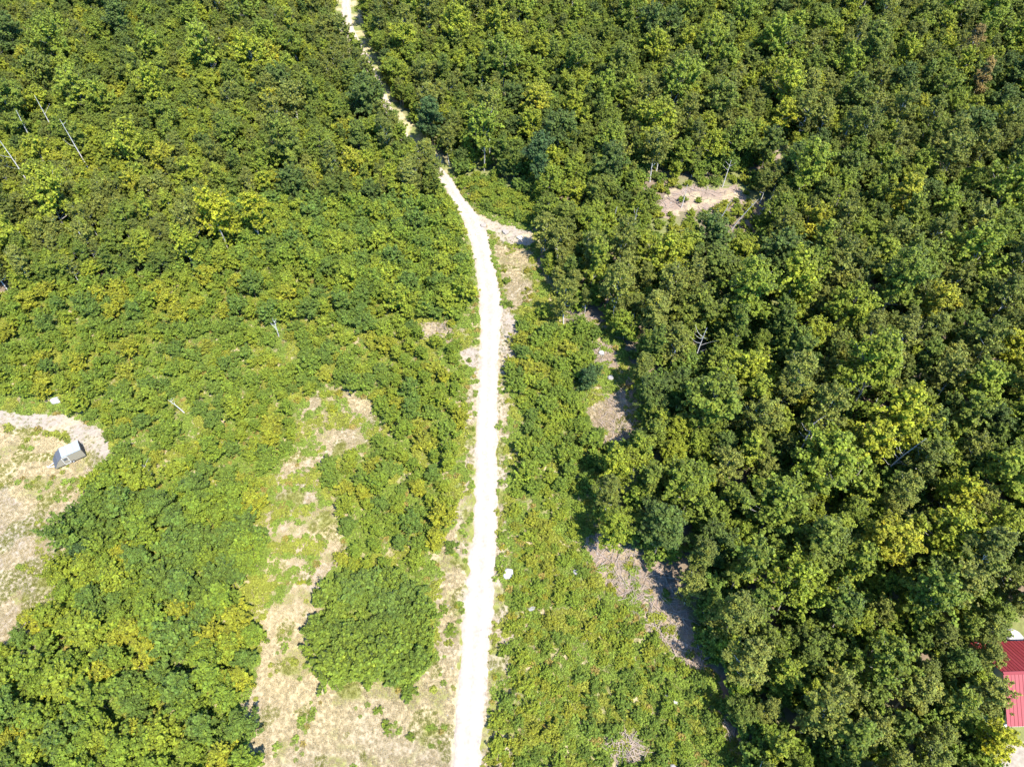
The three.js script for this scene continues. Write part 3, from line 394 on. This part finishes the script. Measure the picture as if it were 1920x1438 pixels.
// ---------------------------------------------------------------- boulders, loose stones, dead wood
function rock(seed, sx, sy, sz) { const g = new THREE.IcosahedronGeometry(1, 3), p = g.attributes.position; for (let i = 0; i < p.count; i++) { v1.fromBufferAttribute(p, i); const k = 0.72 + 0.5 * noise(v1.x * 1.4 + seed, v1.y * 1.4 + v1.z * 1.9 + seed) + 0.12 * noise(v1.x * 5 + seed, v1.z * 5 + v1.y * 4); p.setXYZ(i, Math.max(-0.86, Math.min(0.86, v1.x * k)) * sx, Math.min(0.7, v1.y * k) * sy, v1.z * k * sz); } g.computeVertexNormals(); return g; }
const stoneMat = [std(0.33, 0.31, 0.285), std(0.22, 0.205, 0.19), std(0.25, 0.215, 0.18)];
[[952, 1078, 0.95, 0.75, 0.8, 0, 'large white boulder at the road edge by the scrub'], [997, 1143, 0.35, 0.35, 0.6, 1, 'narrow pale boulder among scrub near the large white one'], [1080, 1075, 0.55, 0.5, 0.5, 1, 'grey boulder in the middle of the scrub triangle'], [1252, 1308, 0.5, 0.4, 0.45, 0, 'pale boulder at the scrub and wood edge, larger of two'], [1268, 1316, 0.35, 0.3, 0.35, 0, 'small pale boulder beside the larger edge boulder'], [105, 753, 1.0, 0.7, 0.7, 0, 'pale boulder on the bank above the sandy yard'], [185, 767, 0.8, 0.6, 0.6, 0, 'pale boulder at the corner of the sandy yard bank'], [1145, 712, 0.7, 0.5, 0.6, 1, 'grey boulder beside the dark rounded tree'], [1128, 665, 0.7, 0.5, 0.5, 0, 'pale boulder in brush near the strip of shrubs'], [1098, 672, 0.6, 0.4, 0.5, 0, 'flat pale stone at the shrub strip edge'], [906, 424, 0.7, 0.5, 0.6, 2, 'tan rock at the mouth of the turnout'], [948, 436, 0.9, 0.6, 0.7, 2, 'large tan rock in the rocky turnout'], [975, 446, 0.7, 0.5, 0.7, 0, 'pale rock at the turnout end'], [1897, 1196, 1.3, 0.9, 1.0, 0, 'whitish boulder behind the red metal roof'], [1262, 1440, 0.5, 0.4, 0.5, 1, 'grey stone at the foot of the scrub']].forEach(([px, py, a, b, c, m, label], i) => { const p = at(px, py), o = put(new THREE.Mesh(rock(i * 3.7, a, b, c), stoneMat[m]), 'boulder'); o.position.set(p.x, height(p.x, p.z) + b * 0.25, p.z); o.rotation.y = i * 1.9; tag(o, label, 'boulder'); });
{ // loose stones along shoulders and in the turnout
  const r = rng(66), g = rock(3, 0.16, 0.12, 0.14), list = []; for (let k = 0; k < 60000 && list.length < 2600; k++) { const x = -60 + 120 * r(), z = -15 - 150 * r(); if (isRoad(x, z) ? r() < 0.03 : look(maskA, 0, x, z, 1) ? r() < 0.6 : look(maskB, 2, x, z, 0.6) ? r() < 0.25 : look(maskA, 2, x, z, 0.6) && r() < 0.4) list.push([x, z, 0.4 + 1.4 * r() * r() * r(), r() * 6.28]); }
  const im = new THREE.InstancedMesh(g, stoneMat[2], list.length), m = new THREE.Matrix4(), q = new THREE.Quaternion(), Y = new THREE.Vector3(0, 1, 0); list.forEach(([x, z, s, a], i) => im.setMatrixAt(i, m.compose(new THREE.Vector3(x, height(x, z) + (isRoad(x, z) ? 0.1 : 0.01), z), q.setFromAxisAngle(Y, a), new THREE.Vector3(s, s, s)))); put(im, 'gravel').userData = { kind: 'stuff', label: 'loose stones on the road shoulders and bare soil', category: 'gravel' };
}
// dead standing trees: bare forked poles, [base px, py, height, lean x, lean z, label]
function deadTree(seed, h, lx, lz, forks) {
  const r = rng(seed), w = [], tip = new THREE.Vector3(lx, h, lz), mid = tip.clone().multiplyScalar(0.5).add(new THREE.Vector3((r() - 0.5) * 0.5, 0, (r() - 0.5) * 0.5));
  w.push(limb([new THREE.Vector3(0, -0.3, 0), mid, tip], 0.1 + h * 0.006, 0.035, 6));
  for (let k = 0; k < forks; k++) { const u = 0.35 + 0.6 * r(), s = u < 0.5 ? new THREE.Vector3().lerp(mid, u * 2) : mid.clone().lerp(tip, u * 2 - 1), a = r() * 6.283, l = h * (0.12 + 0.2 * r()) * (1.1 - u * 0.6); w.push(limb([s, s.clone().add(new THREE.Vector3(Math.cos(a) * l * 0.5, l * 0.35, Math.sin(a) * l * 0.5)), s.clone().add(new THREE.Vector3(Math.cos(a + 0.3) * l, l * 0.9, Math.sin(a + 0.3) * l))], 0.036, 0.01, 4)); }
  return mergeGeometries(w);
}
DEAD
  .forEach(([px, py, h, lx, lz, f, label], i) => { const p = at(px, py), g = new THREE.Group(); part(deadTree(50 + i, h, lx, lz, f), bark.dead, 'trunk', g); g.position.set(p.x, height(p.x, p.z), p.z); tag(put(g, 'dead_tree'), label, 'dead tree'); });
{ // brush and fallen sticks on the cut-over patches
  const r = rng(91), sticks = [limb([new THREE.Vector3(-1, 0.05, 0), new THREE.Vector3(0, 0.12, 0.15), new THREE.Vector3(1.1, 0.06, 0)], 0.05, 0.015, 4), limb([new THREE.Vector3(-0.6, 0.03, 0), new THREE.Vector3(0, 0.25, 0.05), new THREE.Vector3(0.7, 0.5, 0.1)], 0.04, 0.01, 4)], mat = std(0.29, 0.225, 0.17), g = new THREE.Group();
  for (let t = 0; t < 2; t++) { const list = []; for (let k = 0; k < 80000 && list.length < 700; k++) { const p = at(760 + 680 * r(), 260 + 1170 * r()); if (SLASH.some((q) => inside(q, p.x, p.z))) list.push([p.x, p.z, 0.5 + 1.2 * r(), r() * 6.28]); } const im = new THREE.InstancedMesh(sticks[t], mat, list.length), m = new THREE.Matrix4(), q = new THREE.Quaternion(), Y = new THREE.Vector3(0, 1, 0); im.name = 'sticks'; list.forEach(([x, z, s, a], i) => im.setMatrixAt(i, m.compose(new THREE.Vector3(x, height(x, z), z), q.setFromAxisAngle(Y, a), new THREE.Vector3(s, s, s)))); g.add(im); }
  put(g, 'brush_debris').userData = { kind: 'stuff', label: 'cut brush and sticks strewn over the cleared patches', category: 'debris' };
}

// ---------------------------------------------------------------- trailer in the sandy yard
{
  const f = at(105, 881), k = CAM_H / 90, g = new THREE.Group();          // near front corner stands at this pixel
  const len = 4.35 * k, wid = 1.95 * k, hgt = 1.65 * k, ax = Math.atan2(0.56, 0.83);
  g.position.set(f.x, height(f.x, f.z), f.z); g.rotation.y = ax;            // local x runs along the body, -z across it
  const shell = (profile, depth, z) => { const s = new THREE.Shape(profile.map(([x, y]) => new THREE.Vector2(x, y))); const e = new THREE.ExtrudeGeometry(s, { depth, bevelEnabled: true, bevelSize: 0.025, bevelThickness: 0.025, bevelSegments: 2 }); e.translate(0, 0, z); return e; };
  const y0 = 0.34, A = [0, y0], B = [0.9, y0 + hgt * 0.66], C = [1.75, y0 + hgt], D = [len - 0.1, y0 + hgt], E = [len, y0];
  const side = std(0.22, 0.195, 0.14, 0.7), white = std(0.25, 0.285, 0.315, 0.6), grey = std(0.075, 0.077, 0.085, 0.75), black = std(0.02, 0.02, 0.02, 0.8), frame = std(0.55, 0.54, 0.50, 0.5), steel = std(0.6, 0.58, 0.55, 0.5, { metalness: 0.3 });
  part(shell([A, E, D, C, B], wid - 0.05, -wid + 0.025), side, 'body', g);
  const slab = (p, q, name, mat, over = 0.05, th = 0.035, inset = 0) => { const d = new THREE.Vector2(q[0] - p[0], q[1] - p[1]), l = d.length(), b = new THREE.BoxGeometry(l - inset, th, wid + over); const m = part(b, mat, name, g); m.position.set((p[0] + q[0]) / 2 - d.y / l * 0.045, (p[1] + q[1]) / 2 + d.x / l * 0.045, -wid / 2); m.rotation.z = Math.atan2(d.y, d.x); return m; };
  const rp = 3, roofL = D[0] - C[0];
  for (let i = 0; i < rp; i++) slab([C[0] + roofL * i / rp, C[1]], [C[0] + roofL * (i + 1) / rp, C[1]], 'roof_panel', white, 0.08, 0.035, 0.015);
  slab(A, B, 'front_panel', grey, 0.05, 0.03, 0.06); slab(B, C, 'front_panel', grey, 0.05, 0.03, 0.06);
  const bx = (w, h, d, x, y, z, mat, name, par = g) => { const m = part(new THREE.BoxGeometry(w, h, d), mat, name, par); m.position.set(x, y, z); return m; };
  bx(0.07, hgt + 0.1, wid + 0.1, len + 0.03, y0 + hgt / 2, -wid / 2, black, 'rear_rim');
  bx(len - 0.2, 0.12, 0.06, len / 2 + 0.05, y0 - 0.09, 0.0, black, 'skirt_rail'); bx(len - 0.2, 0.12, 0.06, len / 2 + 0.05, y0 - 0.09, -wid, black, 'skirt_rail');
  const door = bx(0.82, hgt * 0.86, 0.03, 2.05, y0 + hgt * 0.47, 0.045, side, 'door');
  for (const [w, h, x, y] of [[0.06, hgt * 0.9, -0.44, 0], [0.06, hgt * 0.9, 0.44, 0], [0.94, 0.06, 0, hgt * 0.45], [0.94, 0.06, 0, -hgt * 0.45]]) bx(w, h, 0.04, x, y, 0.022, frame, 'door_frame', door);
  bx(0.5, 0.45, 0.012, 0, hgt * 0.16, 0.022, std(0.06, 0.07, 0.08, 0.1), 'door_window', door); bx(0.09, 0.03, 0.04, 0.32, -0.1, 0.04, frame, 'door_handle', door);
  bx(0.36, 0.1, 0.36, C[0] + roofL * 0.55, y0 + hgt + 0.12, -wid * 0.5, frame, 'roof_vent');
  for (const z of [0.02, -wid - 0.02]) { const w = new THREE.Group(); w.name = 'wheel'; w.position.set(len * 0.58, 0.3, z); g.add(w); const t = part(new THREE.TorusGeometry(0.21, 0.09, 10, 24), black, 'tyre', w); t.receiveShadow = true; const rm = part(new THREE.CylinderGeometry(0.15, 0.15, 0.1, 18), steel, 'rim', w); rm.rotation.x = Math.PI / 2; }
  for (const z of [-wid * 0.2, -wid * 0.8]) { const m = part(limb([new THREE.Vector3(0.5, 0.3, z), new THREE.Vector3(-0.3, 0.32, (z - wid / 2) / 2), new THREE.Vector3(-1.1, 0.34, -wid / 2)], 0.06, 0.05, 6), steel, 'tow_bar', g); m.castShadow = true; }
  const jack = part(new THREE.CylinderGeometry(0.05, 0.05, 0.7, 10), steel, 'jack', g); jack.position.set(-0.95, 0.36, -wid / 2);
  tag(put(g, 'camping_trailer'), 'small trailer with pale roof and slanted grey front on sandy yard', 'trailer');
}
// ---------------------------------------------------------------- red-roofed house at the wood's edge
{
  const g = new THREE.Group(), c = at(1890, 1262, 6.2); g.position.set(c.x, height(c.x, c.z), c.z); g.rotation.y = 0.03;
  const Lx = 12, Dz = 4.9, wallH = 2.6, rise = 3.5, x0 = 0, reds = [std(0.21, 0.022, 0.024, 0.6), std(0.225, 0.026, 0.028, 0.65), std(0.195, 0.022, 0.022, 0.6)], redRib = std(0.19, 0.02, 0.022, 0.6), wall = std(0.66, 0.64, 0.60, 0.8), trim = std(0.78, 0.78, 0.76, 0.6), glass = std(0.04, 0.05, 0.06, 0.08);
  const bx = (w, h, d, x, y, z, mat, name, par = g) => { const m = part(new THREE.BoxGeometry(w, h, d), mat, name, par); m.position.set(x, y, z); return m; };
  const gable = new THREE.Shape([[-Dz, 0], [Dz, 0], [Dz, wallH], [0, wallH + rise], [-Dz, wallH]].map((p) => new THREE.Vector2(...p)));
  const e = new THREE.ExtrudeGeometry(gable, { depth: Lx, bevelEnabled: false }); e.rotateY(Math.PI / 2); e.translate(x0, 0, 0); part(e, wall, 'wall', g);
  const sl = Math.hypot(Dz + 0.5, rise * (Dz + 0.5) / Dz), a = Math.atan2(rise, Dz);
  for (const s of [1, -1]) {
    const rf = new THREE.Group(); rf.name = 'roof'; g.add(rf); rf.position.set(x0 + Lx / 2, wallH + rise + 0.06, 0); rf.rotation.x = s * a;
    const n = 26, w = (Lx + 1) / n; for (let i = 0; i < n; i++) bx(w - 0.012, 0.05, sl, -(Lx + 1) / 2 + w * (i + 0.5), 0, s * sl / 2, reds[(i * 7 + (i >> 2)) % 3], 'roof_panel', rf);
    for (let i = 0; i <= n; i++) bx(0.035, 0.05, sl, -(Lx + 1) / 2 + w * i, 0.045, s * sl / 2, redRib, 'roof_seam', rf);
  }
  const cap = bx(Lx + 1, 0.06, 0.4, x0 + Lx / 2, wallH + rise + 0.11, 0, redRib, 'ridge_cap'); cap.castShadow = true;
  const win = (x, y, z, ry) => { const w = new THREE.Group(); w.name = 'window'; w.position.set(x, y, z); w.rotation.y = ry; g.add(w); bx(1.1, 1.2, 0.06, 0, 0, 0.02, trim, 'frame', w); for (const k of [-0.25, 0.25]) bx(0.44, 1.04, 0.03, k, 0, 0.05, glass, 'pane', w); bx(1.25, 0.08, 0.16, 0, -0.64, 0.06, trim, 'sill', w); };
  win(x0, 1.6, 0, -Math.PI / 2); win(x0 + 2, 1.6, Dz, 0); win(x0 + 8.5, 1.6, Dz, 0);
  const door = bx(0.95, 2.05, 0.06, x0 + 5, 1.05, Dz + 0.03, trim, 'door'); bx(0.05, 0.05, 0.08, 0.36, -0.05, 0.06, std(0.3, 0.28, 0.2, 0.3, { metalness: 0.8 }), 'handle', door);
  tag(put(g, 'house'), 'house with red standing-seam metal roof at the wood edge', 'house');
}
renderer.render(scene, camera);
